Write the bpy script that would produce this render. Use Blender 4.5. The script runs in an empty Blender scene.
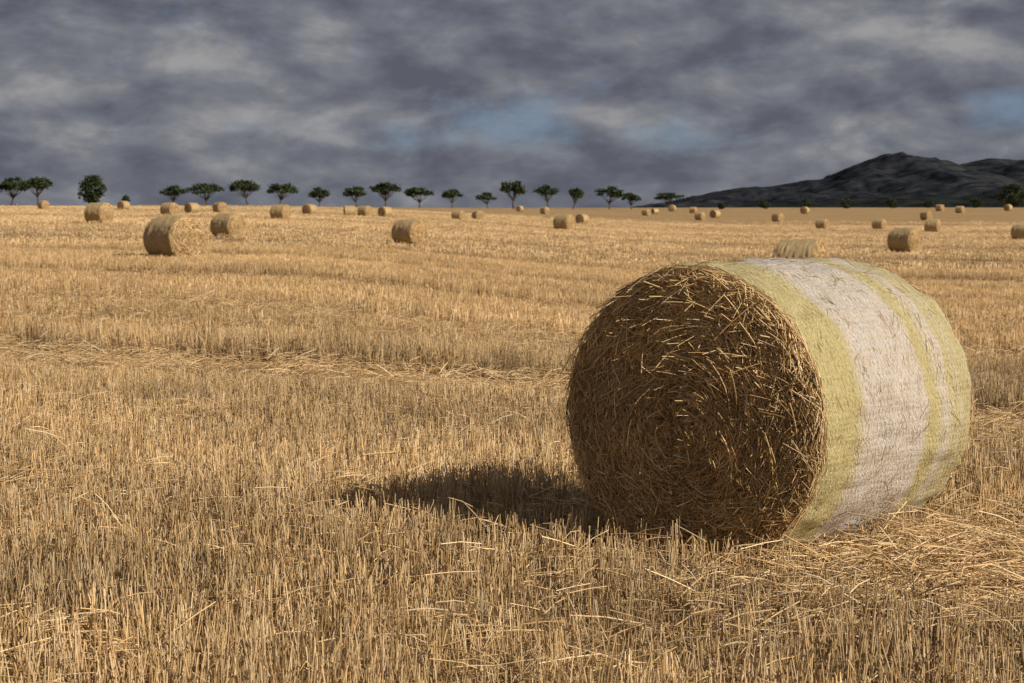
import bpy, math, random
import numpy as np
from mathutils import Vector, noise as mn
rng = np.random.default_rng(7)
random.seed(7)
sc = bpy.context.scene
H = 1.62                      # eye height, m
PITCH = math.radians(3.75)

# ------------------------------------------------------------------ terrain
def prof(pts):
    d = np.array([p[0] for p in pts], float); z = np.array([p[1] for p in pts], float)
    L = np.linspace(0, math.log(9000), 900)
    v = np.interp(L, np.log(np.maximum(d, 1)), z)
    k = np.exp(-0.5*(np.arange(-40, 41)/11.0)**2); k /= k.sum()
    vp = np.concatenate([np.full(40, v[0]), v, np.full(40, v[-1])])
    return L, np.convolve(vp, k, 'valid')
PL = prof([(1,0),(28,0),(63,.1),(105,.25),(140,.7),(190,1.05),(350,2.45),(430,2.85),(600,2.7),(1200,0),(3000,-6),(9000,-12)])
PR = prof([(1,0),(15,0),(28,-.25),(70,-.83),(112,-.78),(250,-.85),(310,-.8),(450,1.2),(600,2.75),(720,3.0),(1300,0),(3000,-6),(9000,-12)])
def ground_z(x, y):
    x = np.asarray(x, float); y = np.asarray(y, float)
    d = np.sqrt(x*x+y*y)+1e-6
    u = x/d
    t = np.clip((u+.14)/.26, 0, 1); t = t*t*(3-2*t)
    L = np.log(np.maximum(d, 1))
    z = (1-t)*np.interp(L, PL[0], PL[1]) + t*np.interp(L, PR[0], PR[1])
    w = np.clip(d/10, 0.3, 1)*np.exp(-d/150)
    z = z + w*(.022*np.sin(x*.9+.4*y)+.02*np.sin(.5*x-1.1*y+1.3)+.012*np.sin(2.1*x+1.7*y))
    return z

ROW = math.radians(-40)
tdir = np.array([math.cos(ROW), math.sin(ROW)])
adir = np.array([math.sin(math.radians(40)), math.cos(math.radians(40))])

# ------------------------------------------------------------------ node helpers
class NT:
    def __init__(s, tree):
        s.t = tree; s.n = tree.nodes; s.l = tree.links
    def new(s, typ, **kw):
        nd = s.n.new(typ)
        for k, v in kw.items(): setattr(nd, k, v)
        return nd
    def put(s, sock, v):
        if v is None: return
        if isinstance(v, bpy.types.NodeSocket): s.l.new(v, sock)
        else: sock.default_value = v
    def math(s, op, a, b=None, c=None, clamp=False):
        nd = s.new('ShaderNodeMath', operation=op); nd.use_clamp = clamp
        s.put(nd.inputs[0], a); s.put(nd.inputs[1], b); s.put(nd.inputs[2], c)
        return nd.outputs[0]
    def noise(s, vec, scale=5, detail=4, rough=.5, dist=0):
        nd = s.new('ShaderNodeTexNoise'); s.put(nd.inputs['Vector'], vec)
        nd.inputs['Scale'].default_value = scale; nd.inputs['Detail'].default_value = detail
        nd.inputs['Roughness'].default_value = rough; nd.inputs['Distortion'].default_value = dist
        return nd.outputs['Fac']
    def ramp(s, fac, stops, interp='LINEAR'):
        nd = s.new('ShaderNodeValToRGB'); s.put(nd.inputs[0], fac)
        cr = nd.color_ramp; cr.interpolation = interp
        while len(cr.elements) > 1: cr.elements.remove(cr.elements[0])
        cr.elements[0].position = stops[0][0]; c = stops[0][1]; cr.elements[0].color = (*c, 1) if len(c) == 3 else c
        for p, c in stops[1:]:
            e = cr.elements.new(p); e.color = (*c, 1) if len(c) == 3 else c
        return nd.outputs['Color']
    def mix(s, f, a, b, blend='MIX'):
        nd = s.new('ShaderNodeMix', data_type='RGBA', blend_type=blend)
        s.put(nd.inputs[0], f)
        s.put(nd.inputs[6], a if isinstance(a, bpy.types.NodeSocket) else (*a, 1))
        s.put(nd.inputs[7], b if isinstance(b, bpy.types.NodeSocket) else (*b, 1))
        return nd.outputs[2]
    def comb(s, x, y, z):
        nd = s.new('ShaderNodeCombineXYZ')
        for i, v in enumerate((x, y, z)): s.put(nd.inputs[i], v)
        return nd.outputs[0]
    def sep(s, v):
        nd = s.new('ShaderNodeSeparateXYZ'); s.put(nd.inputs[0], v); return nd.outputs
    def bump(s, h, strength, dist):
        nd = s.new('ShaderNodeBump'); s.put(nd.inputs['Height'], h)
        nd.inputs['Strength'].default_value = strength; nd.inputs['Distance'].default_value = dist
        return nd.outputs[0]

def new_mat(name):
    m = bpy.data.materials.new(name); m.use_nodes = True
    nt = NT(m.node_tree); b = m.node_tree.nodes['Principled BSDF']
    return m, nt, b

def straw_mat(name, instanced=True):
    m, n, b = new_mat(name)
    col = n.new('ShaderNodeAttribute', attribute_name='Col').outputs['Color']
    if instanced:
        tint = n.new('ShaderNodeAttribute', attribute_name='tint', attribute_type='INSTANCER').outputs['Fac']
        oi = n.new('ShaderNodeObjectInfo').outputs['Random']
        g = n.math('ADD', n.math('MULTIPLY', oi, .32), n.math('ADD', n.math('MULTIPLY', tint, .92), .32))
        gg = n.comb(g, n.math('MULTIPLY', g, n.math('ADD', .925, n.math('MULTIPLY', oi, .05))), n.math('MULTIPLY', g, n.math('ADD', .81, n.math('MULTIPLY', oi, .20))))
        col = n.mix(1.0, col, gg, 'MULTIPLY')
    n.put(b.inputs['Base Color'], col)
    b.inputs['Roughness'].default_value = .5
    b.inputs['Specular IOR Level'].default_value = .45
    return m
M_STUB = straw_mat('stubble_straw')
M_FACE_STRAW = straw_mat('bale_straw', instanced=False)

def ground_mat():
    m, n, b = new_mat('stubble_soil')
    P = n.new('ShaderNodeTexCoord').outputs['Object']
    mp = n.new('ShaderNodeMapping', vector_type='POINT'); n.put(mp.inputs[0], P)
    mp.inputs['Rotation'].default_value = (0, 0, -ROW)
    rx, ry, rz = n.sep(mp.outputs[0])
    rowv = n.comb(n.math('MULTIPLY', rx, .12), ry, 0)
    big = n.noise(rowv, .35, 5, .6)
    fine = n.noise(P, 24, 6, .75)
    med = n.noise(P, 2.3, 5, .65)
    f = n.math('ADD', n.math('MULTIPLY', fine, .7), n.math('MULTIPLY', med, .3))
    c = n.ramp(f, [(.32, (.11, .068, .036)), (.47, (.33, .215, .105)), (.6, (.57, .405, .215)), (.72, (.69, .52, .30))])
    c2 = n.ramp(big, [(.3, (.68, .66, .62)), (.5, (.95, .94, .92)), (.68, (1.18, 1.15, 1.08))])
    c = n.mix(1.0, c, c2, 'MULTIPLY')
    n.put(b.inputs['Base Color'], c); b.inputs['Roughness'].default_value = .9
    b.inputs['Specular IOR Level'].default_value = .1
    n.put(b.inputs['Normal'], n.bump(fine, .8, .05))
    return m

def mesh_obj(name, verts, faces, mats=(), smooth=False, parent=None, link=True):
    me = bpy.data.meshes.new(name)
    me.from_pydata([tuple(v) for v in verts], [], [tuple(f) for f in faces]); me.update()
    if smooth: me.polygons.foreach_set('use_smooth', [True]*len(me.polygons))
    for mt in mats: me.materials.append(mt)
    ob = bpy.data.objects.new(name, me)
    if link: sc.collection.objects.link(ob)
    if parent: ob.parent = parent
    return ob

az = np.concatenate([np.linspace(-30, 30, 241), np.linspace(30, 330, 121)[1:-1]])*math.pi/180
rad = np.concatenate([[0.6], np.exp(np.linspace(math.log(1.2), math.log(9000), 330))])
A, Rr = np.meshgrid(az, rad)
X = np.sin(A)*Rr; Y = np.cos(A)*Rr; Z = ground_z(X, Y)
V = np.stack([X, Y, Z], -1).reshape(-1, 3)
na = len(az); Fc = []
for i in range(len(rad)-1):
    for j in range(na):
        j2 = (j+1) % na
        Fc.append((i*na+j, i*na+j2, (i+1)*na+j2, (i+1)*na+j))
Fc.append(tuple(range(na))[::-1])
mesh_obj('stubble_field_ground', V, Fc, [ground_mat()], smooth=True)

# ------------------------------------------------------------------ strands
def strands(P, R, C, tri=3):
    N, K, _ = P.shape
    T = np.gradient(P, axis=1)
    T /= np.linalg.norm(T, axis=2, keepdims=True)+1e-9
    ref = rng.normal(size=(N, 1, 3)); ref = ref/np.linalg.norm(ref, axis=2, keepdims=True)
    B = np.cross(T, np.broadcast_to(ref, T.shape)); B /= np.linalg.norm(B, axis=2, keepdims=True)+1e-9
    Nn = np.cross(T, B)
    rings = []
    for k in range(tri):
        a = 2*math.pi*k/tri
        rings.append(P + R[..., None]*(math.cos(a)*B+math.sin(a)*Nn))
    Vv = np.stack(rings, 2)
    idx = np.arange(N*K*tri).reshape(N, K, tri)
    fs = []
    for k in range(tri):
        k2 = (k+1) % tri
        fs.append(np.stack([idx[:, :-1, k], idx[:, :-1, k2], idx[:, 1:, k2], idx[:, 1:, k]], -1).reshape(-1, 4))
    fs = np.concatenate(fs)
    Cc = np.repeat(C[:, :, None, :], tri, 2).reshape(-1, 3)
    return Vv.reshape(-1, 3), fs, Cc
def fast_mesh(name, V, Fq, C=None, mat=None):
    me = bpy.data.meshes.new(name)
    me.vertices.add(len(V)); me.vertices.foreach_set('co', np.asarray(V, np.float32).ravel())
    k = Fq.shape[1]
    me.loops.add(Fq.size); me.loops.foreach_set('vertex_index', Fq.astype(np.int32).ravel())
    me.polygons.add(len(Fq)); me.polygons.foreach_set('loop_start', (np.arange(len(Fq))*k).astype(np.int32))
    me.update(calc_edges=True)
    if C is not None:
        at = me.color_attributes.new('Col', 'FLOAT_COLOR', 'POINT')
        at.data.foreach_set('color', np.concatenate([C, np.ones((len(C), 1))], 1).astype(np.float32).ravel())
    if mat: me.materials.append(mat)
    return me

PAL = np.array([(.66,.475,.245),(.74,.565,.32),(.60,.41,.19),(.78,.63,.40),(.50,.34,.16),(.70,.53,.30),(.38,.25,.12)])
def tuft(name, n, spread, h0, h1, r0, r1, splay, leaves=3, lying=0):
    Ps=[];Rs=[];Cs=[]
    for i in range(n):
        bx, by = np.clip(rng.normal(0, spread, 2), -2*spread, 2*spread)
        h = rng.uniform(h0, h1)
        a = rng.uniform(0, 2*math.pi); s = min(.4, abs(rng.normal(0, splay)))
        dx, dy = math.cos(a)*s, math.sin(a)*s
        top = np.array([bx+dx*h, by+dy*h, h])
        bot = np.array([bx, by, -.03])
        mid = (top+bot)/2 + np.array([*rng.normal(0, .004, 2), 0])
        if rng.random() < .12:
            top = mid+np.array([math.cos(a)*.06, math.sin(a)*.06, rng.uniform(-.02, .03)])
        Ps.append([bot, mid, top])
        r = rng.uniform(r0, r1); Rs.append([r*1.1, r, r*.85])
        c = PAL[rng.integers(len(PAL))]*rng.uniform(.82, 1.12)
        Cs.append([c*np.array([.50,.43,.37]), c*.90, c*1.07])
    for i in range(leaves):
        bx, by = rng.normal(0, spread, 2); a = rng.uniform(0, 2*math.pi); l = rng.uniform(.03, .08)
        z0 = rng.uniform(.01, h1*.6)
        p0 = np.array([bx, by, z0]); d = np.array([math.cos(a), math.sin(a), 0])
        p1 = p0+d*l*.45+np.array([0, 0, .03]); p2 = p0+d*l+np.array([0, 0, -.02])
        Ps.append([p0, p1, p2]); r = rng.uniform(r0, r1)*1.1; Rs.append([r, r, r*.3])
        c = PAL[rng.integers(len(PAL))]*.85; Cs.append([c, c, c])
    for i in range(lying):
        bx, by = rng.normal(0, spread*2, 2); a = rng.uniform(0, 2*math.pi); l = rng.uniform(.08, .26)
        d = np.array([math.cos(a), math.sin(a), rng.normal(0, .12)])*l/2
        c0 = np.array([bx, by, rng.uniform(.01, .06)])
        Ps.append([c0-d, c0+np.array([0, 0, rng.uniform(0, .015)]), c0+d])
        r = rng.uniform(r0, r1); Rs.append([r, r, r])
        c = PAL[rng.integers(len(PAL))]*rng.uniform(.9, 1.15); Cs.append([c, c, c])
    V, Fq, C = strands(np.array(Ps), np.array(Rs), np.array(Cs))
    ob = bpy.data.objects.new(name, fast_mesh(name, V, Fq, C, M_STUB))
    return ob

def scatter_object(name, sources, pts, rot, scl, idx, tint):
    coll = bpy.data.collections.new(name+'_source')
    for i, o in enumerate(sources): coll.objects.link(o)
    me = bpy.data.meshes.new(name)
    me.vertices.add(len(pts)); me.vertices.foreach_set('co', pts.astype(np.float32).ravel())
    for nm, typ, dat in (('rot', 'FLOAT_VECTOR', rot), ('scl', 'FLOAT_VECTOR', scl)):
        a = me.attributes.new(nm, typ, 'POINT'); a.data.foreach_set('vector', dat.astype(np.float32).ravel())
    a = me.attributes.new('idx', 'INT', 'POINT'); a.data.foreach_set('value', idx.astype(np.int32))
    a = me.attributes.new('tint', 'FLOAT', 'POINT'); a.data.foreach_set('value', tint.astype(np.float32))
    me.update()
    ob = bpy.data.objects.new(name, me); sc.collection.objects.link(ob)
    g = bpy.data.node_groups.new(name+'_nodes', 'GeometryNodeTree')
    g.interface.new_socket('Geometry', in_out='INPUT', socket_type='NodeSocketGeometry')
    g.interface.new_socket('Geometry', in_out='OUTPUT', socket_type='NodeSocketGeometry')
    N = g.nodes; Lk = g.links
    gi = N.new('NodeGroupInput'); go = N.new('NodeGroupOutput')
    ci = N.new('GeometryNodeCollectionInfo'); ci.inputs['Collection'].default_value = coll
    ci.inputs['Separate Children'].default_value = True; ci.inputs['Reset Children'].default_value = True
    iop = N.new('GeometryNodeInstanceOnPoints')
    Lk.new(gi.outputs[0], iop.inputs['Points']); Lk.new(ci.outputs[0], iop.inputs['Instance'])
    iop.inputs['Pick Instance'].default_value = True
    def na_(nm, typ):
        nd = N.new('GeometryNodeInputNamedAttribute'); nd.data_type = typ; nd.inputs['Name'].default_value = nm
        return nd.outputs[0]
    Lk.new(na_('idx', 'INT'), iop.inputs['Instance Index'])
    er = N.new('FunctionNodeEulerToRotation'); Lk.new(na_('rot', 'FLOAT_VECTOR'), er.inputs[0])
    Lk.new(er.outputs[0], iop.inputs['Rotation'])
    Lk.new(na_('scl', 'FLOAT_VECTOR'), iop.inputs['Scale'])
    Lk.new(iop.outputs[0], go.inputs[0])
    md = ob.modifiers.new('scatter', 'NODES'); md.node_group = g
    return ob

def vnoise(x, y, s, seed=0):
    r = np.random.default_rng(seed); G = r.random((256, 256))
    xs = x/s+1000; ys = y/s+1000
    xi = np.floor(xs).astype(int); yi = np.floor(ys).astype(int); fx = xs-xi; fy = ys-yi
    fx = fx*fx*(3-2*fx); fy = fy*fy*(3-2*fy)
    g = lambda a, b: G[a % 256, b % 256]
    return (g(xi, yi)*(1-fx)+g(xi+1, yi)*fx)*(1-fy)+(g(xi, yi+1)*(1-fx)+g(xi+1, yi+1)*fx)*fy

BALE_C = np.array([1.285, 9.80])
def sstep(a, b, v):
    t = np.clip((v-a)/(b-a), 0, 1); return t*t*(3-2*t)
LANES = [(12.0, 14.7, 1.0), (20.6, 22.8, .6), (29.5, 32.6, .8), (43, 46.5, .6), (58, 63, .75), (82, 88, .6), (110, 119, .6), (150, 162, .6), (200, 215, .6)]
def field_mod(x, y):
    u = x*tdir[0]+y*tdir[1]; v = x*adir[0]+y*adir[1]
    vv = v+.30*np.sin(u*.23)+.14*np.sin(u*.71+1)+.05*np.sin(u*2.3)
    tr = np.zeros_like(x); lip = np.zeros_like(x)
    for a, b, s in LANES:
        tr = np.maximum(tr, s*sstep(a, a+.35*(b-a), vv)*(1-sstep(b-.12, b+.02, vv)))
        lip = np.maximum(lip, s*sstep(b-.02, b+.1, vv)*(1-sstep(b+.2, b+.2+.7*(b-a), vv)))
    tr = np.maximum(tr, .75*np.exp(-(((x-2.3)/.9)**2+((y-8.6)/.8)**2)))
    return u, vv, tr, lip

def build_points(d0, d1, du, dv, wedge, nsrc, base, sz=1.0, hz=1.0):
    m = d1*1.05
    us = np.arange(-m, m, du); vs = np.arange(-2, m, dv)
    U, Vv = np.meshgrid(us, vs); U = U.ravel(); Vv = Vv.ravel()
    x = U*tdir[0]+Vv*adir[0]; y = U*tdir[1]+Vv*adir[1]
    keep = (y > 2) & (np.abs(x) < y*wedge+1.2) & (np.hypot(x, y) > d0*.95) & (np.hypot(x, y) < d1*1.05)
    x = x[keep]; y = y[keep]
    ju = rng.normal(0, du*.4, len(x)); jv = rng.normal(0, dv*.2, len(x))
    x = x+ju*tdir[0]+jv*adir[0]; y = y+ju*tdir[1]+jv*adir[1]
    d = np.hypot(x, y)
    edge = rng.normal(0, .04, len(x))
    keep = (d > d0*(1+edge*.5)) & (d < d1*(1+edge))
    x = x[keep]; y = y[keep]; d = d[keep]
    u, v, tr, lip = field_mod(x, y)
    pn = vnoise(x, y, .45, 1)*.5+vnoise(x, y, 1.5, 2)*.5
    keep = rng.random(len(x)) < (0.46+.84*pn+.3*lip)*(1-.35*tr)
    lu = (x-BALE_C[0])*tdir[0]+(y-BALE_C[1])*tdir[1]; lv = (x-BALE_C[0])*adir[0]+(y-BALE_C[1])*adir[1]
    keep &= ~((np.abs(lu) < .42) & (np.abs(lv) < .72))
    x, y, d, u, v, tr, lip, pn = [q[keep] for q in (x, y, d, u, v, tr, lip, pn)]
    n = len(x)
    z = ground_z(x, y)
    hn = .58+.68*pn+rng.normal(0, .13, n)
    hn = hn*(1-.80*np.clip(tr, 0, 1))+.72*lip
    pts = np.stack([x, y, z], 1)
    tilt = .08+.35*tr
    rot = np.stack([rng.normal(0, 1, n)*tilt, rng.normal(0, 1, n)*tilt, rng.uniform(0, 6.28, n)], 1)
    s = rng.uniform(.85, 1.15, n)*sz
    scl = np.stack([s, s, np.clip(hn, .18, 1.9)*hz], 1)
    idx = rng.integers(0, nsrc, n)+base
    wide = vnoise(u*.12, v, 7, 8)            # whole-swath differences in straw colour
    tint = np.clip(-.03+.48*vnoise(u*.25, v, 2.2, 5)+.40*wide*np.clip(d/25, .4, 1.2)+.42*vnoise(x, y, .7, 6)+.14*tr-.14*lip+rng.normal(0, .12, n), 0, 1.2)
    return pts, rot, scl, idx, tint

src = []
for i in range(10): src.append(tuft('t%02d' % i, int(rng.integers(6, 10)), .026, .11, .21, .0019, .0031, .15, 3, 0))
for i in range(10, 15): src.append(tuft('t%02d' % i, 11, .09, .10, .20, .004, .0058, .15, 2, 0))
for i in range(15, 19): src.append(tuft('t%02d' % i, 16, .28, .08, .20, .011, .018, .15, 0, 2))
P1 = build_points(4.4, 25, .072, .13, .32, 10, 0)
P2 = build_points(25, 80, .24, .27, .31, 5, 10)
P3 = build_points(80, 330, .95, .95, .30, 4, 15)
cat = [np.concatenate([a, b, c]) for a, b, c in zip(P1, P2, P3)]
scatter_object('wheat_stubble', src, *cat)

lsrc = [tuft('l%02d' % i, 0, .07, .1, .2, .0017, .0027, .1, 0, 12) for i in range(6)]
n = 7500
d = 4.5+32*rng.random(n)**.7; a = rng.uniform(-.33, .33, n)
x = np.sin(a)*d; y = np.cos(a)*d
m = 900
x = np.concatenate([x, 2.3+rng.normal(0, .7, m)]); y = np.concatenate([y, 8.7+rng.normal(0, .55, m)])
n = len(x); u, v, tr, lip = field_mod(x, y)
keep = rng.random(n) < .3+.7*tr + (np.arange(n) > n-m)
lu = (x-BALE_C[0])*tdir[0]+(y-BALE_C[1])*tdir[1]; lv = (x-BALE_C[0])*adir[0]+(y-BALE_C[1])*adir[1]
keep &= ~((np.abs(lu) < .5) & (np.abs(lv) < .8))
x, y = x[keep], y[keep]; n = len(x)
scatter_object('loose_straw', lsrc, np.stack([x, y, ground_z(x, y)+rng.uniform(0, .09, n)], 1),
    np.stack([rng.normal(0, .2, n), rng.normal(0, .2, n), rng.uniform(0, 6.28, n)], 1),
    np.repeat(rng.uniform(.8, 1.2, n)[:, None], 3, 1), rng.integers(0, 6, n), rng.uniform(.4, .95, n))

# ------------------------------------------------------------------ bales
def net_mat(name, bands, cover=.72, scale=1.0):
    m, n, b = new_mat(name)
    P = n.new('ShaderNodeTexCoord').outputs['Object']
    x, y, z = n.sep(P)
    ang = n.math('ARCTAN2', y, z); s = n.math('MULTIPLY', ang, .7)
    wob = n.noise(n.comb(n.math('MULTIPLY', x, .5), s, 0), 3, 3, .6)
    wob2 = n.noise(n.comb(n.math('MULTIPLY', x, 3), n.math('MULTIPLY', s, 3), 0), 14, 3, .7)
    xs = n.math('ADD', x, n.math('MULTIPLY', n.math('SUBTRACT', wob, .5), .06))
    xb = n.math('ADD', xs, n.math('MULTIPLY', n.math('SUBTRACT', wob2, .5), .09))
    fx = n.math('ADD', n.math('DIVIDE', xb, 1.4), .5)
    band = n.ramp(fx, bands, 'LINEAR')
    under = n.noise(n.comb(n.math('MULTIPLY', x, 70*scale), n.math('MULTIPLY', s, 7*scale), 0), 1, 4, .65, .3)
    straw = n.ramp(under, [(.3, (.22, .14, .06)), (.5, (.52, .37, .17)), (.7, (.72, .55, .30))])
    def line(e, p):
        return n.math('POWER', n.math('ABSOLUTE', n.math('SINE', e)), p)
    k = math.pi/.028
    l1 = line(n.math('MULTIPLY', xs, k), 10)
    l2 = line(n.math('ADD', n.math('MULTIPLY', xs, k), n.math('MULTIPLY', s, k*.5)), 8)
    l3 = line(n.math('SUBTRACT', n.math('MULTIPLY', xs, k), n.math('MULTIPLY', s, k*.5)), 8)
    pat = n.math('MAXIMUM', l1, n.math('MAXIMUM', l2, l3))
    dn = n.noise(n.comb(n.math('MULTIPLY', x, 8), n.math('MULTIPLY', s, 4), 0), 2.2, 6, .75)
    cov = n.math('ADD', n.math('MULTIPLY', pat, .38), n.math('ADD', cover-.80, n.math('MULTIPLY', dn, 1.15)), clamp=True)
    hz = n.noise(n.comb(n.math('MULTIPLY', x, 34), n.math('MULTIPLY', s, 26), 0), 2, 5, .8)
    c = n.mix(cov, straw, band)
    c = n.mix(1.0, c, n.ramp(hz, [(.32, (.60, .57, .52)), (.5, (.97, .96, .95)), (.66, (1.14, 1.14, 1.14))]), 'MULTIPLY')
    n.put(b.inputs['Base Color'], c); b.inputs['Roughness'].default_value = .40
    b.inputs['Specular IOR Level'].default_value = .5
    hgt = n.math('ADD', n.math('MULTIPLY', pat, .3), n.math('ADD', n.math('MULTIPLY', under, .8), hz))
    n.put(b.inputs['Normal'], n.bump(hgt, 1.0, .018))
    return m
YG = (.74, .66, .33); WH = (.88, .82, .77); YW = (.80, .73, .52)
M_NET = net_mat('bale_net_wrap', [(0, YG), (.20, YG), (.26, WH), (.63, WH), (.67, YG), (.71, YG), (.745, YW), (.79, WH), (.84, YG), (.87, YW), (.92, YG), (1, YW)], .76)
TN = (.42, .30, .135); TN2 = (.50, .37, .19)
M_NET2 = net_mat('bale_net_wrap_tan', [(0, TN), (.2, TN), (.24, TN2), (.48, TN2), (.52, TN), (.7, TN), (.74, TN2), (1, TN)], .5)
def core_mat():
    m, n, b = new_mat('bale_core_straw')
    P = n.new('ShaderNodeTexCoord').outputs['Object']
    x, y, z = n.sep(P)
    r = n.math('SQRT', n.math('ADD', n.math('MULTIPLY', y, y), n.math('MULTIPLY', z, z)))
    ang = n.math('ARCTAN2', y, z)
    nz = n.noise(n.comb(n.math('MULTIPLY', r, 38), n.math('MULTIPLY', ang, 4), x), 1, 5, .7, .6)
    f2 = n.noise(P, 45, 4, .7)
    c = n.ramp(n.math('ADD', n.math('MULTIPLY', nz, .65), n.math('MULTIPLY', f2, .35)), [(.35, (.14, .085, .037)), (.52, (.38, .245, .115)), (.68, (.60, .42, .22))])
    n.put(b.inputs['Base Color'], c); b.inputs['Roughness'].default_value = .85
    n.put(b.inputs['Normal'], n.bump(nz, 1, .03))
    return m
M_CORE = core_mat()

def bale_body(R, L, na, seed, disp):
    pr = []
    e = .05
    for r in np.linspace(0.0, R-e, 26)[1:]: pr.append((-L/2-.085*(1-(r/R)**2)+.0, r, 0))
    for t in np.linspace(0, math.pi/2, 6)[1:]: pr.append((-L/2+e-e*math.cos(t), R-e+e*math.sin(t), 0 if t < .7 else 1))
    for s in np.linspace(-L/2+e, L/2-e, 46)[1:-1]: pr.append((s, R*(1+.016*math.cos(math.pi*s/L)), 1))
    for t in np.linspace(math.pi/2, 0, 6)[:-1]: pr.append((L/2-e+e*math.cos(t), R-e+e*math.sin(t), 0 if t < .7 else 1))
    for r in np.linspace(R-e, 0.0, 26)[:-1]: pr.append((L/2+.06*(1-(r/R)**2), r, 0))
    V = []
    for (px, r, mt) in pr:
        for j in range(na):
            a = 2*math.pi*j/na
            y, z = math.sin(a), math.cos(a)
            q = Vector((px*2.2+seed*7, y*3.0, z*3.0))
            dn = mn.noise(q)*.022+mn.noise(q*3.1)*.014*disp+mn.noise(Vector((px*14+seed, y*1.6, z*1.6)))*.012*disp
            fx = 0
            if mt == 0:
                fx = (mn.noise(Vector((r*14+seed, y*2, z*2)))*.024+mn.noise(Vector((r*30, y*5*r, z*5*r+seed)))*.018)*(-1 if px < 0 else 1)
            rr = r+dn*(r/R)
            zz = z*rr
            zz = zz*.985 if zz > 0 else zz*(.975)
            if zz < -R*.955: zz = -R*.955+(zz+R*.955)*.3
            V.append((px+fx, y*rr*1.01, zz))
    F_ = []; MI = []
    K = len(pr)
    for i in range(K-1):
        for j in range(na):
            j2 = (j+1) % na
            F_.append((i*na+j, (i+1)*na+j, (i+1)*na+j2, i*na+j2)); MI.append(pr[i][2])
    V.append((-L/2-.085, 0, 0)); V.append((L/2+.06, 0, 0))
    for j in range(na):
        j2 = (j+1) % na
        F_.append((len(V)-2, j, j2)); MI.append(0)
        F_.append((len(V)-1, (K-1)*na+j2, (K-1)*na+j)); MI.append(0)
    return V, F_, MI
BP = np.array([(.64,.45,.22),(.52,.35,.16),(.72,.53,.29),(.40,.26,.11),(.80,.63,.38),(.28,.175,.075),(.59,.41,.19)])
def face_strands(R, L, N, side, rad, lmin=.06, lmax=.30, K=5, sig=.5, wild=.3):
    r = R*.975*np.sqrt(rng.random(N)); a = rng.uniform(0, 2*math.pi, N)
    l = rng.uniform(lmin, lmax, N)*(.5+.5*r/R)
    dev = np.where(rng.random(N) < wild, rng.uniform(-1.5, 1.5, N), rng.normal(0, sig, N))
    t = np.linspace(-.5, .5, K)[None, :]
    da = t*l[:, None]*np.cos(dev)[:, None]/np.maximum(r, .16)[:, None]
    dr = t*l[:, None]*np.sin(dev)[:, None]
    rr = np.abs(r[:, None]+dr); rr = np.minimum(rr, R*.992)
    aa = a[:, None]+da
    lift = rng.uniform(-.006, .026, N)[:, None]+rng.normal(0, .016, N)[:, None]*t*2
    stick = (rng.random(N) < .035)[:, None]*(t+.5)*rng.uniform(.02, .10, N)[:, None]
    b = .085 if side < 0 else .06
    x = side*(L/2+b*(1-(rr/R)**2)+lift+stick)
    over = np.clip((rr-(R-.055))/.055, 0, 1); x = x-side*over**2*.03
    P = np.stack([x, np.sin(aa)*rr*1.01, np.cos(aa)*rr*.98], -1)
    R_ = np.broadcast_to(rng.uniform(rad*.6, rad*1.25, N)[:, None], (N, K)).copy()
    ci = BP[rng.choice(len(BP), N, p=[.2,.2,.14,.14,.09,.09,.14])]*rng.uniform(.8, 1.15, N)[:, None]
    pt = .88+.46*vnoise(np.sin(a)*r+3, np.cos(a)*r+3, .16, 11)
    ci = ci*pt[:, None]
    C = np.broadcast_to(ci[:, None, :], (N, K, 3)).copy()
    return P, R_, C
def fringe(R, L, N, rad, K=5):
    a = rng.uniform(0, 2*math.pi, N); side = np.where(rng.random(N) < .65, -1, 1)
    l = rng.uniform(.04, .16, N); t = np.linspace(0, 1, K)[None]
    dev = rng.normal(0, .35, N)
    aa = a[:, None]+t*l[:, None]*np.sign(rng.normal(size=N))[:, None]/R
    rr = R*.985+.05*t*np.sin(dev)[:, None]+0*aa
    x = side[:, None]*(L/2-.02+t*l[:, None]*rng.uniform(-.1, .5, N)[:, None])
    P = np.stack([x, np.sin(aa)*rr*1.01, np.cos(aa)*rr*.985], -1)
    R_ = np.broadcast_to(rng.uniform(rad*.6, rad, N)[:, None], (N, K)).copy()
    ci = BP[rng.integers(0, 5, N)]
    return P, R_, np.broadcast_to(ci[:, None, :], (N, K, 3)).copy()
def side_wisps(R, L, N, rad, K=4):
    """short straw ends poking out through the net"""
    a = rng.uniform(0, 2*math.pi, N); x0 = L*(rng.random(N)-.5)*.95
    l = rng.uniform(.02, .09, N); t = np.linspace(0, 1, K)[None]
    aa = a[:, None]+t*l[:, None]*rng.choice([-1, 1], N)[:, None]*rng.uniform(.5, 1, N)[:, None]/R
    rr = R*(1+.016*np.cos(math.pi*x0/L))[:, None]+.006+t*rng.uniform(0, .022, N)[:, None]
    x = x0[:, None]+t*l[:, None]*rng.normal(0, .4, N)[:, None]
    P = np.stack([x, np.sin(aa)*rr*1.01, np.cos(aa)*rr*.985], -1)
    R_ = np.broadcast_to(rng.uniform(rad*.6, rad, N)[:, None], (N, K)).copy()
    ci = BP[rng.integers(0, 5, N)]
    P2 = np.concatenate([P, P[:, -1:]+(P[:, -1:]-P[:, -2:-1])*.3], 1)
    return P2, np.concatenate([R_, R_[:, -1:]*.6], 1), np.broadcast_to(ci[:, None, :], (N, K+1, 3)).copy()

def set_mi(me, MI):
    me.polygons.foreach_set('material_index', MI); me.polygons.foreach_set('use_smooth', [True]*len(MI))

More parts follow.
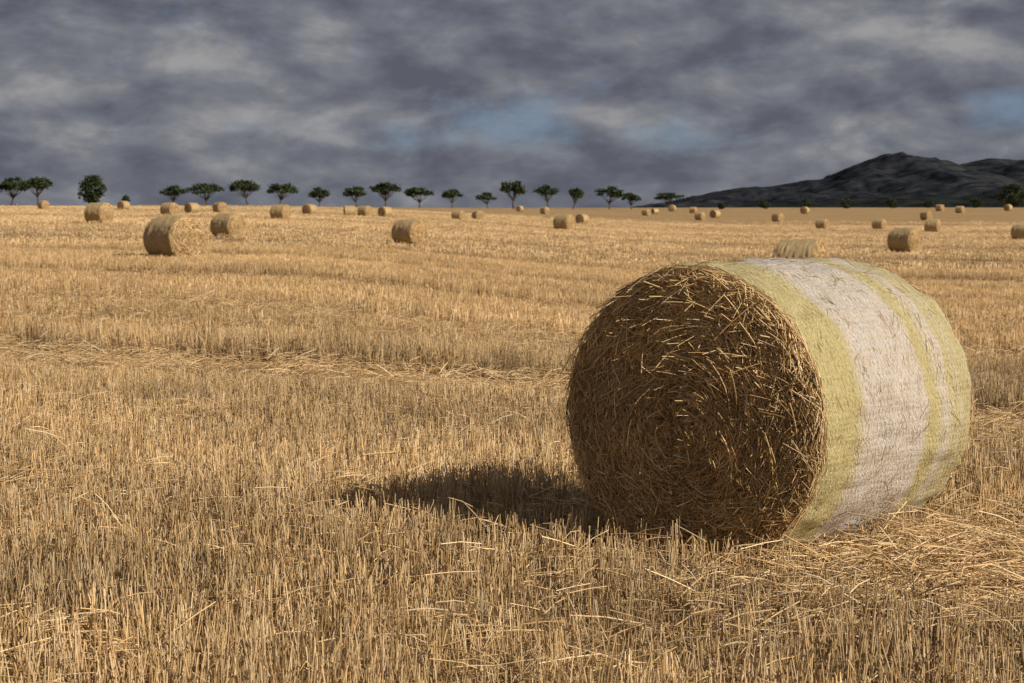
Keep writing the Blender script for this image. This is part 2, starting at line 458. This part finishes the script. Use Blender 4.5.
R0, L0 = .728, 1.38
V, F_, MI = bale_body(R0, L0, 220, 1, 1.0)
big = bpy.data.objects.new('straw_bale', None); sc.collection.objects.link(big)
body = mesh_obj('wrapped_body', V, F_, [M_CORE, M_NET], parent=big); set_mi(body.data, MI)
sets = [face_strands(R0, L0, 15000, -1, .0022, .04, .20), face_strands(R0, L0, 3500, -1, .0034, .10, .36), face_strands(R0, L0, 2500, 1, .004), fringe(R0, L0, 1000, .0022), side_wisps(R0, L0, 1000, .0020)]
P, Rr_, C = [np.concatenate(q) for q in zip(*sets)]
V, Fq, C = strands(P, Rr_, C)
so = bpy.data.objects.new('end_face_straw', fast_mesh('end_face_straw', V, Fq, C, M_FACE_STRAW)); sc.collection.objects.link(so); so.parent = big
big.location = (BALE_C[0], BALE_C[1], R0*.965-.03+float(ground_z(*BALE_C)))
big.rotation_euler = (0, 0, math.radians(49))

R1 = .70
variants = []
for k in range(4):
    V, F_, MI = bale_body(R1, 1.3, 64, 10+k, 1.6)
    P, Rr_, C = [np.concatenate(q) for q in zip(face_strands(R1, 1.3, 700, -1, .009, .1, .4, 4), face_strands(R1, 1.3, 700, 1, .009, .1, .4, 4), fringe(R1, 1.3, 160, .008, 4))]
    sv, sf, scol = strands(P, Rr_, C)
    nb = len(V)
    me = bpy.data.meshes.new('bale_mesh')
    me.from_pydata([tuple(v) for v in V]+[tuple(v) for v in sv], [], list(F_)+[tuple(int(q)+nb for q in f) for f in sf])
    me.materials.append(M_CORE); me.materials.append(M_NET2); me.materials.append(M_FACE_STRAW)
    me.polygons.foreach_set('material_index', list(MI)+[2]*len(sf))
    me.polygons.foreach_set('use_smooth', [True]*len(me.polygons))
    at = me.color_attributes.new('Col', 'FLOAT_COLOR', 'POINT')
    cc = np.ones((len(me.vertices), 4)); cc[nb:, :3] = scol
    at.data.foreach_set('color', cc.astype(np.float32).ravel())
    variants.append(me)
# world x, y (m), scale, axis heading (deg)
BALES = [(-10.5,62.0,1.0,-48),(-14.0,98.5,.93,-52),(-29.6,143.0,1.1,-60),(-32.9,191.8,.95,-55),(-31.9,218.0,.88,-40),(-19.4,167.2,.95,-62),(-21.5,211.9,.85,30),(-15.7,213.3,.88,-50),(-14.1,221.8,.85,40),(-4.9,95.5,.92,-50),(-17.3,212.6,.85,80),(-6.3,233.4,.85,-60),(-4.2,246.7,.85,-30),(5.1,195.0,1.15,-55),(6.2,376.5,.97,-40),(9.5,270.0,1.0,35),(26.5,394.1,.95,-50),(37.5,467.5,1.15,20),(33.3,353.5,1.04,-50),(38.3,376.1,1.11,40),(40.1,441.8,.98,-60),
(45.0,337.7,1.12,-40),(41.7,268.2,.99,-55),(62.7,427.1,1.15,30),(47.2,256.2,1.04,-50),(22.4,113.5,1.07,-45),(49.3,233.8,1.12,-60),(73.3,353.1,1.15,-40),(9.9,68.4,1.08,-62),(43.0,168.2,.99,-50),(117.6,473.1,1.15,40),(102.1,476.2,1.15,-40),(-60.7,258.6,.85,-40),(-34.2,213.3,.85,40),(1.6,407.7,.85,30),(30.0,418.4,.85,60),(98.3,437.9,1.13,-50),(-49.2,252.8,.85,30)]
for i, (x, y, s, rz) in enumerate(BALES):
    ob = bpy.data.objects.new('straw_bale.%03d' % (i+1), variants[i % 4]); sc.collection.objects.link(ob)
    ob.location = (x, y, float(ground_z(x, y))+R1*.96*s-.02)
    ob.scale = (s, s, s); ob.rotation_euler = (0, 0, math.radians(90-rz)+(math.pi if i % 3 == 1 else 0))

# ------------------------------------------------------------------ trees
def leaf_mat():
    m, n, b = new_mat('tree_foliage')
    c = n.new('ShaderNodeAttribute', attribute_name='Col').outputs['Color']
    n.put(b.inputs['Base Color'], c); b.inputs['Roughness'].default_value = .6
    b.inputs['Specular IOR Level'].default_value = .2
    return m
def bark_mat():
    m, n, b = new_mat('tree_bark')
    P = n.new('ShaderNodeTexCoord').outputs['Object']
    n.put(b.inputs['Base Color'], n.ramp(n.noise(P, 6, 4, .6), [(.35, (.05, .04, .03)), (.7, (.12, .09, .07))])); b.inputs['Roughness'].default_value = .9
    return m
M_LEAF = leaf_mat(); M_BARK = bark_mat()
def tree(x, y, h, w, kind):
    g = float(ground_z(x, y))-.1
    Ps = []; Rs = []
    cb = {'u': rng.uniform(.36, .50), 'r': .10, 'b': .05}[kind]
    if kind == 'u': w *= 1.1
    lean = rng.normal(0, .08)*h
    nclump = {'u': 24, 'r': 36, 'b': 20}[kind]
    cl = []
    for i in range(nclump):
        a = rng.uniform(0, 6.28); q = rng.uniform(0, 1)
        if kind == 'u':
            rr = w/2*.9*math.sqrt(rng.random())
            top = math.sqrt(max(0, 1-(rr/(w/2))**2))
            zc = h*(cb+.08+(1-cb-.08)*(.12+.80*top*q**.7))
        else:
            rr = w/2*.86*math.sqrt(rng.random())*math.sqrt(max(.08, 1-(2*q-1)**2))
            zc = h*(cb+(1-cb)*(.1+.8*q))
        cl.append((lean+rr*math.cos(a), rr*math.sin(a), zc))
    fork = h*max(.12, cb*.62)
    base = np.array([0, 0, 0.]); fk = np.array([lean*.6, 0, fork])
    Ps.append([base, base*.5+fk*.5+np.array([rng.normal(0, .05)*h*.3, 0, 0]), fk, fk+np.array([lean*.2, 0, h*.12])]); Rs.append(np.array([.04, .032, .026, .014])*h)
    for c in cl:
        c = np.array(c); mid = fk*.5+c*.5+np.array([0, 0, -.04*h])
        Ps.append([fk-np.array([0, 0, .03*h]), fk*.75+c*.25, mid, c]); Rs.append(np.array([.013, .010, .007, .003])*h)
    P = np.array(Ps); Rr = np.array(Rs); Cb = np.full((len(P), 4, 3), .1)
    bv, bf, bc = strands(P, Rr, Cb, 5)
    nl = {'u': 90, 'r': 100, 'b': 70}[kind]
    LV = []; LC = []
    for c in cl:
        sx = w*rng.uniform(.07, .13); sz = h*({'u': .052, 'r': .07, 'b': .08}[kind])
        tone = rng.uniform(.5, 1.4)
        p = np.array(c)+rng.normal(0, 1, (nl, 3))*np.array([sx, sx, sz])*.75
        p[:, 2] = np.maximum(p[:, 2], .15)
        s = rng.uniform(.14, .34, nl)*(h/6)**.5
        nrm = rng.normal(0, 1, (nl, 3))+np.array([0, 0, .6]); nrm /= np.linalg.norm(nrm, axis=1, keepdims=True)
        t1 = np.cross(nrm, rng.normal(0, 1, (nl, 3))); t1 /= np.linalg.norm(t1, axis=1, keepdims=True); t2 = np.cross(nrm, t1)
        q = np.stack([p-t1*s[:, None], p-t2*s[:, None]*.6, p+t1*s[:, None], p+t2*s[:, None]*.6], 1)
        LV.append(q.reshape(-1, 3))
        base_c = np.array([.038, .056, .022]) if kind == 'u' else np.array([.030, .043, .016])
        LC.append(np.repeat((base_c*tone*rng.uniform(.6, 1.4, (nl, 1))), 4, 0))
    LV = np.concatenate(LV); LC = np.concatenate(LC)
    lf = np.arange(len(LV)).reshape(-1, 4)+len(bv)
    me = fast_mesh('tree', np.concatenate([bv, LV]), np.concatenate([bf, lf]), np.concatenate([bc, LC]))
    me.materials.append(M_BARK); me.materials.append(M_LEAF)
    me.polygons.foreach_set('material_index', [0]*len(bf)+[1]*len(lf))
    nm = {'u': 'umbrella_tree', 'r': 'round_tree', 'b': 'bush'}[kind]
    ob = bpy.data.objects.new(nm, me); sc.collection.objects.link(ob); ob.location = (x, y, g)
# x, y, height, crown width (m), kind
TREES = [(-106.7,425,6.1,6.0,'u'),(-101.3,426,6.1,6.9,'u'),(-90.5,432,6.6,6.1,'r'),(-74.7,440,4.6,4.9,'u'),(-68.1,445,5.1,7.2,'u'),(-59.7,452,6.1,6.2,'u'),(-53.1,457,5.4,6.5,'u'),(-44.8,464,4.6,4.0,'u'),(-36.7,470,4.9,5.2,'u'),(-30.1,475,6.1,5.5,'u'),(-22.2,480,5.2,5.8,'u'),(-14.7,486,4.6,4.4,'u'),(-5.9,492,3.9,4.2,'u'),(.5,496,7.4,5.5,'u'),(9.3,502,6.0,5.3,'u'),(15.5,506,5.5,3.6,'u'),(24.9,511,6.1,6.2,'u'),(30.8,514,4.6,4.1,'u'),(41.4,522,4.4,6.8,'u'),(-84.7,436,2.4,2.5,'b'),(68.7,541,2.4,3.8,'b'),(79.9,547,2.9,4.4,'b'),(93.5,556,2.7,4.0,'b'),(106.8,563,2.8,4.6,'b'),(134.5,578,3.1,5.3,'b'),(146.1,585,7.0,10.5,'r'),(-113.6,425,5.9,6.4,'u'),(-122.1,425,5.5,6.4,'u'),(160.2,593,6.4,9,'r'),(56,534,1.9,2.7,'b'),(119.2,571,2.0,3.4,'b')]
for tr_ in TREES: tree(*tr_)

# ------------------------------------------------------------------ hills
def hill(name, dist, pts, col, halfdepth, rough, seed):
    xs = np.linspace(pts[0][0], pts[-1][0], 360); hz = np.interp(xs, [p[0] for p in pts], [p[1] for p in pts])
    ys = np.linspace(-halfdepth, halfdepth, 70)
    V = []
    for j, yy in enumerate(ys):
        for i, xx in enumerate(xs):
            f = max(0, 1-abs(yy/halfdepth))**.8
            q = Vector((xx*.011+seed, yy*.006, 0))
            nz = mn.fractal(q, .9, 2.1, 6)*rough
            nz2 = mn.noise(Vector((xx*.06, yy*.01, seed)))*.9+mn.noise(Vector((xx*.17, yy*.02, seed)))*.6
            V.append((xx, dist+yy, -14+(hz[i]+14)*f+nz*min(1, abs(yy)/160)*f+nz2*f))
    nx = len(xs); Fc = [(j*nx+i, j*nx+i+1, (j+1)*nx+i+1, (j+1)*nx+i) for j in range(len(ys)-1) for i in range(nx-1)]
    m, n, b = new_mat(name+'_surface')
    P = n.new('ShaderNodeTexCoord').outputs['Object']
    scrub = n.noise(P, .035, 8, .72)
    n.put(b.inputs['Base Color'], n.ramp(scrub, [(.40, tuple(c*.42 for c in col)), (.5, tuple(c*.9 for c in col)), (.64, (col[0]*1.9, col[1]*1.75, col[2]*1.4))]))
    b.inputs['Roughness'].default_value = 1; b.inputs['Specular IOR Level'].default_value = 0
    mesh_obj(name, V, Fc, [m], smooth=True)
hill('mountain_ridge', 3000, [(150,0),(230,10),(268,18),(306,29),(344,35),(389,39),(434,47),(472,51),(502,66),(532,78),(562,89),(585,84),(607,83),(630,78),(660,69),(690,77),(720,82),(750,79),(781,77),(856,63),(961,41),(1112,10),(1300,-14)], (.030,.034,.043), 900, 18, 3)  # dark grey-blue base colour has cloud shade and distance haze painted in
hill('low_hills', 1900, [(150,-8),(178,2),(240,9),(300,13),(360,16),(420,15),(480,21),(540,17),(620,12),(760,3),(900,-14)], (.020,.024,.025), 400, 6, 9)

# ------------------------------------------------------------------ light
SUN_AZ = math.radians(123); SUN_EL = math.radians(31)
sd = Vector((math.sin(SUN_AZ)*math.cos(SUN_EL), math.cos(SUN_AZ)*math.cos(SUN_EL), math.sin(SUN_EL)))
sl = bpy.data.lights.new('sun', 'SUN'); sl.energy = 5.0; sl.angle = math.radians(.5); sl.color = (1, .90, .75)
so = bpy.data.objects.new('sun', sl); sc.collection.objects.link(so); so.rotation_euler = sd.to_track_quat('Z', 'Y').to_euler(); so.location = (30, -10, 30)

w = bpy.data.worlds.new('World'); sc.world = w; w.use_nodes = True
n = NT(w.node_tree)
for nd in list(n.n): n.n.remove(nd)
out_ = n.new('ShaderNodeOutputWorld')
G = n.new('ShaderNodeTexCoord').outputs['Generated']
x, y, z = n.sep(G)
def cloudvec(ox, oz, kx=9, kz=20):
    return n.comb(n.math('MULTIPLY', n.math('ADD', x, ox), kx), n.math('MULTIPLY', y, kx*.5), n.math('MULTIPLY', n.math('ADD', z, oz), kz))
def blob(cx, cz, wx, wz, amp):
    a = n.math('DIVIDE', n.math('SUBTRACT', x, cx), wx); b = n.math('DIVIDE', n.math('SUBTRACT', z, cz), wz)
    r = n.math('ADD', n.math('MULTIPLY', a, a), n.math('MULTIPLY', b, b))
    front = n.math('GREATER_THAN', y, 0)
    return n.math('MULTIPLY', n.math('MULTIPLY', n.math('EXPONENT', n.math('MULTIPLY', r, -1)), amp), front)
def total(l):
    r = l[0]
    for q in l[1:]: r = n.math('ADD', r, q)
    return r
n1 = n.noise(cloudvec(.4, 0), 1.9, 8, .54, .2)
n2 = n.noise(cloudvec(.4+.008, .010), 1.9, 8, .54, .2)
big_ = n.noise(cloudvec(.31, .1, 4.0, 14), 1, 3, .5)
rel = n.math('SUBTRACT', n2, n1)  # cloud relief: lighter sun-side edges painted into the sky colour
guide = total([blob(-.16,.072,.075,.014,.13), blob(-.20,.058,.05,.02,.05), blob(-.125,.037,.05,.009,.12), blob(.06,.045,.06,.012,.05), blob(.19,.075,.07,.02,.08), blob(.21,.05,.03,.01,.11), blob(.02,.085,.05,.012,-.07), blob(.13,.028,.03,.006,.11), blob(-.25,.10,.08,.02,-.12), blob(0,.012,.4,.012,.03)])
val = total([n.math('MULTIPLY', n1, .64), n.math('MULTIPLY', big_, .36), n.math('MULTIPLY', rel, -.85), guide])
ccol = n.ramp(val, [(.30, (.105, .112, .140)), (.46, (.145, .153, .184)), (.60, (.195, .202, .228)), (.82, (.33, .325, .33))])
gapn = n.noise(cloudvec(.9, .3, 30, 60), 1, 7, .66)
gap = total([blob(-.002,.043,.036,.013,.42), blob(.083,.036,.038,.010,.30), blob(.24,.047,.025,.012,.38), blob(-.06,.036,.03,.008,.2), gapn])
cover = n.ramp(gap, [(.58, (1, 1, 1)), (1.0, (.38,)*3)])
sky = n.new('ShaderNodeTexSky', sky_type='NISHITA'); sky.sun_disc = False
sky.sun_elevation = SUN_EL; sky.sun_rotation = SUN_AZ; sky.ozone_density = 3.0; sky.dust_density = .3
skc = n.mix(1.0, sky.outputs[0], (.80, .98, 1.50), 'MULTIPLY')
bg1 = n.new('ShaderNodeBackground'); n.l.new(skc, bg1.inputs[0]); bg1.inputs[1].default_value = .05
bg2 = n.new('ShaderNodeBackground'); n.l.new(ccol, bg2.inputs[0]); bg2.inputs[1].default_value = 1.0
ms = n.new('ShaderNodeMixShader'); n.l.new(cover, ms.inputs[0]); n.l.new(bg1.outputs[0], ms.inputs[1]); n.l.new(bg2.outputs[0], ms.inputs[2])
n.l.new(ms.outputs[0], out_.inputs[0])

# ------------------------------------------------------------------ camera
cam = bpy.data.cameras.new('camera'); cam.lens = 70; cam.sensor_width = 36; cam.clip_end = 20000; cam.clip_start = .1
co = bpy.data.objects.new('camera', cam); sc.collection.objects.link(co)
co.location = (0, 0, H); co.rotation_euler = (math.pi/2-PITCH, 0, 0)
cam.dof.use_dof = True; cam.dof.focus_distance = 9.7; cam.dof.aperture_fstop = 9
sc.camera = co
sc.view_settings.view_transform = 'Standard'; sc.view_settings.look = 'None'; sc.view_settings.exposure = 0
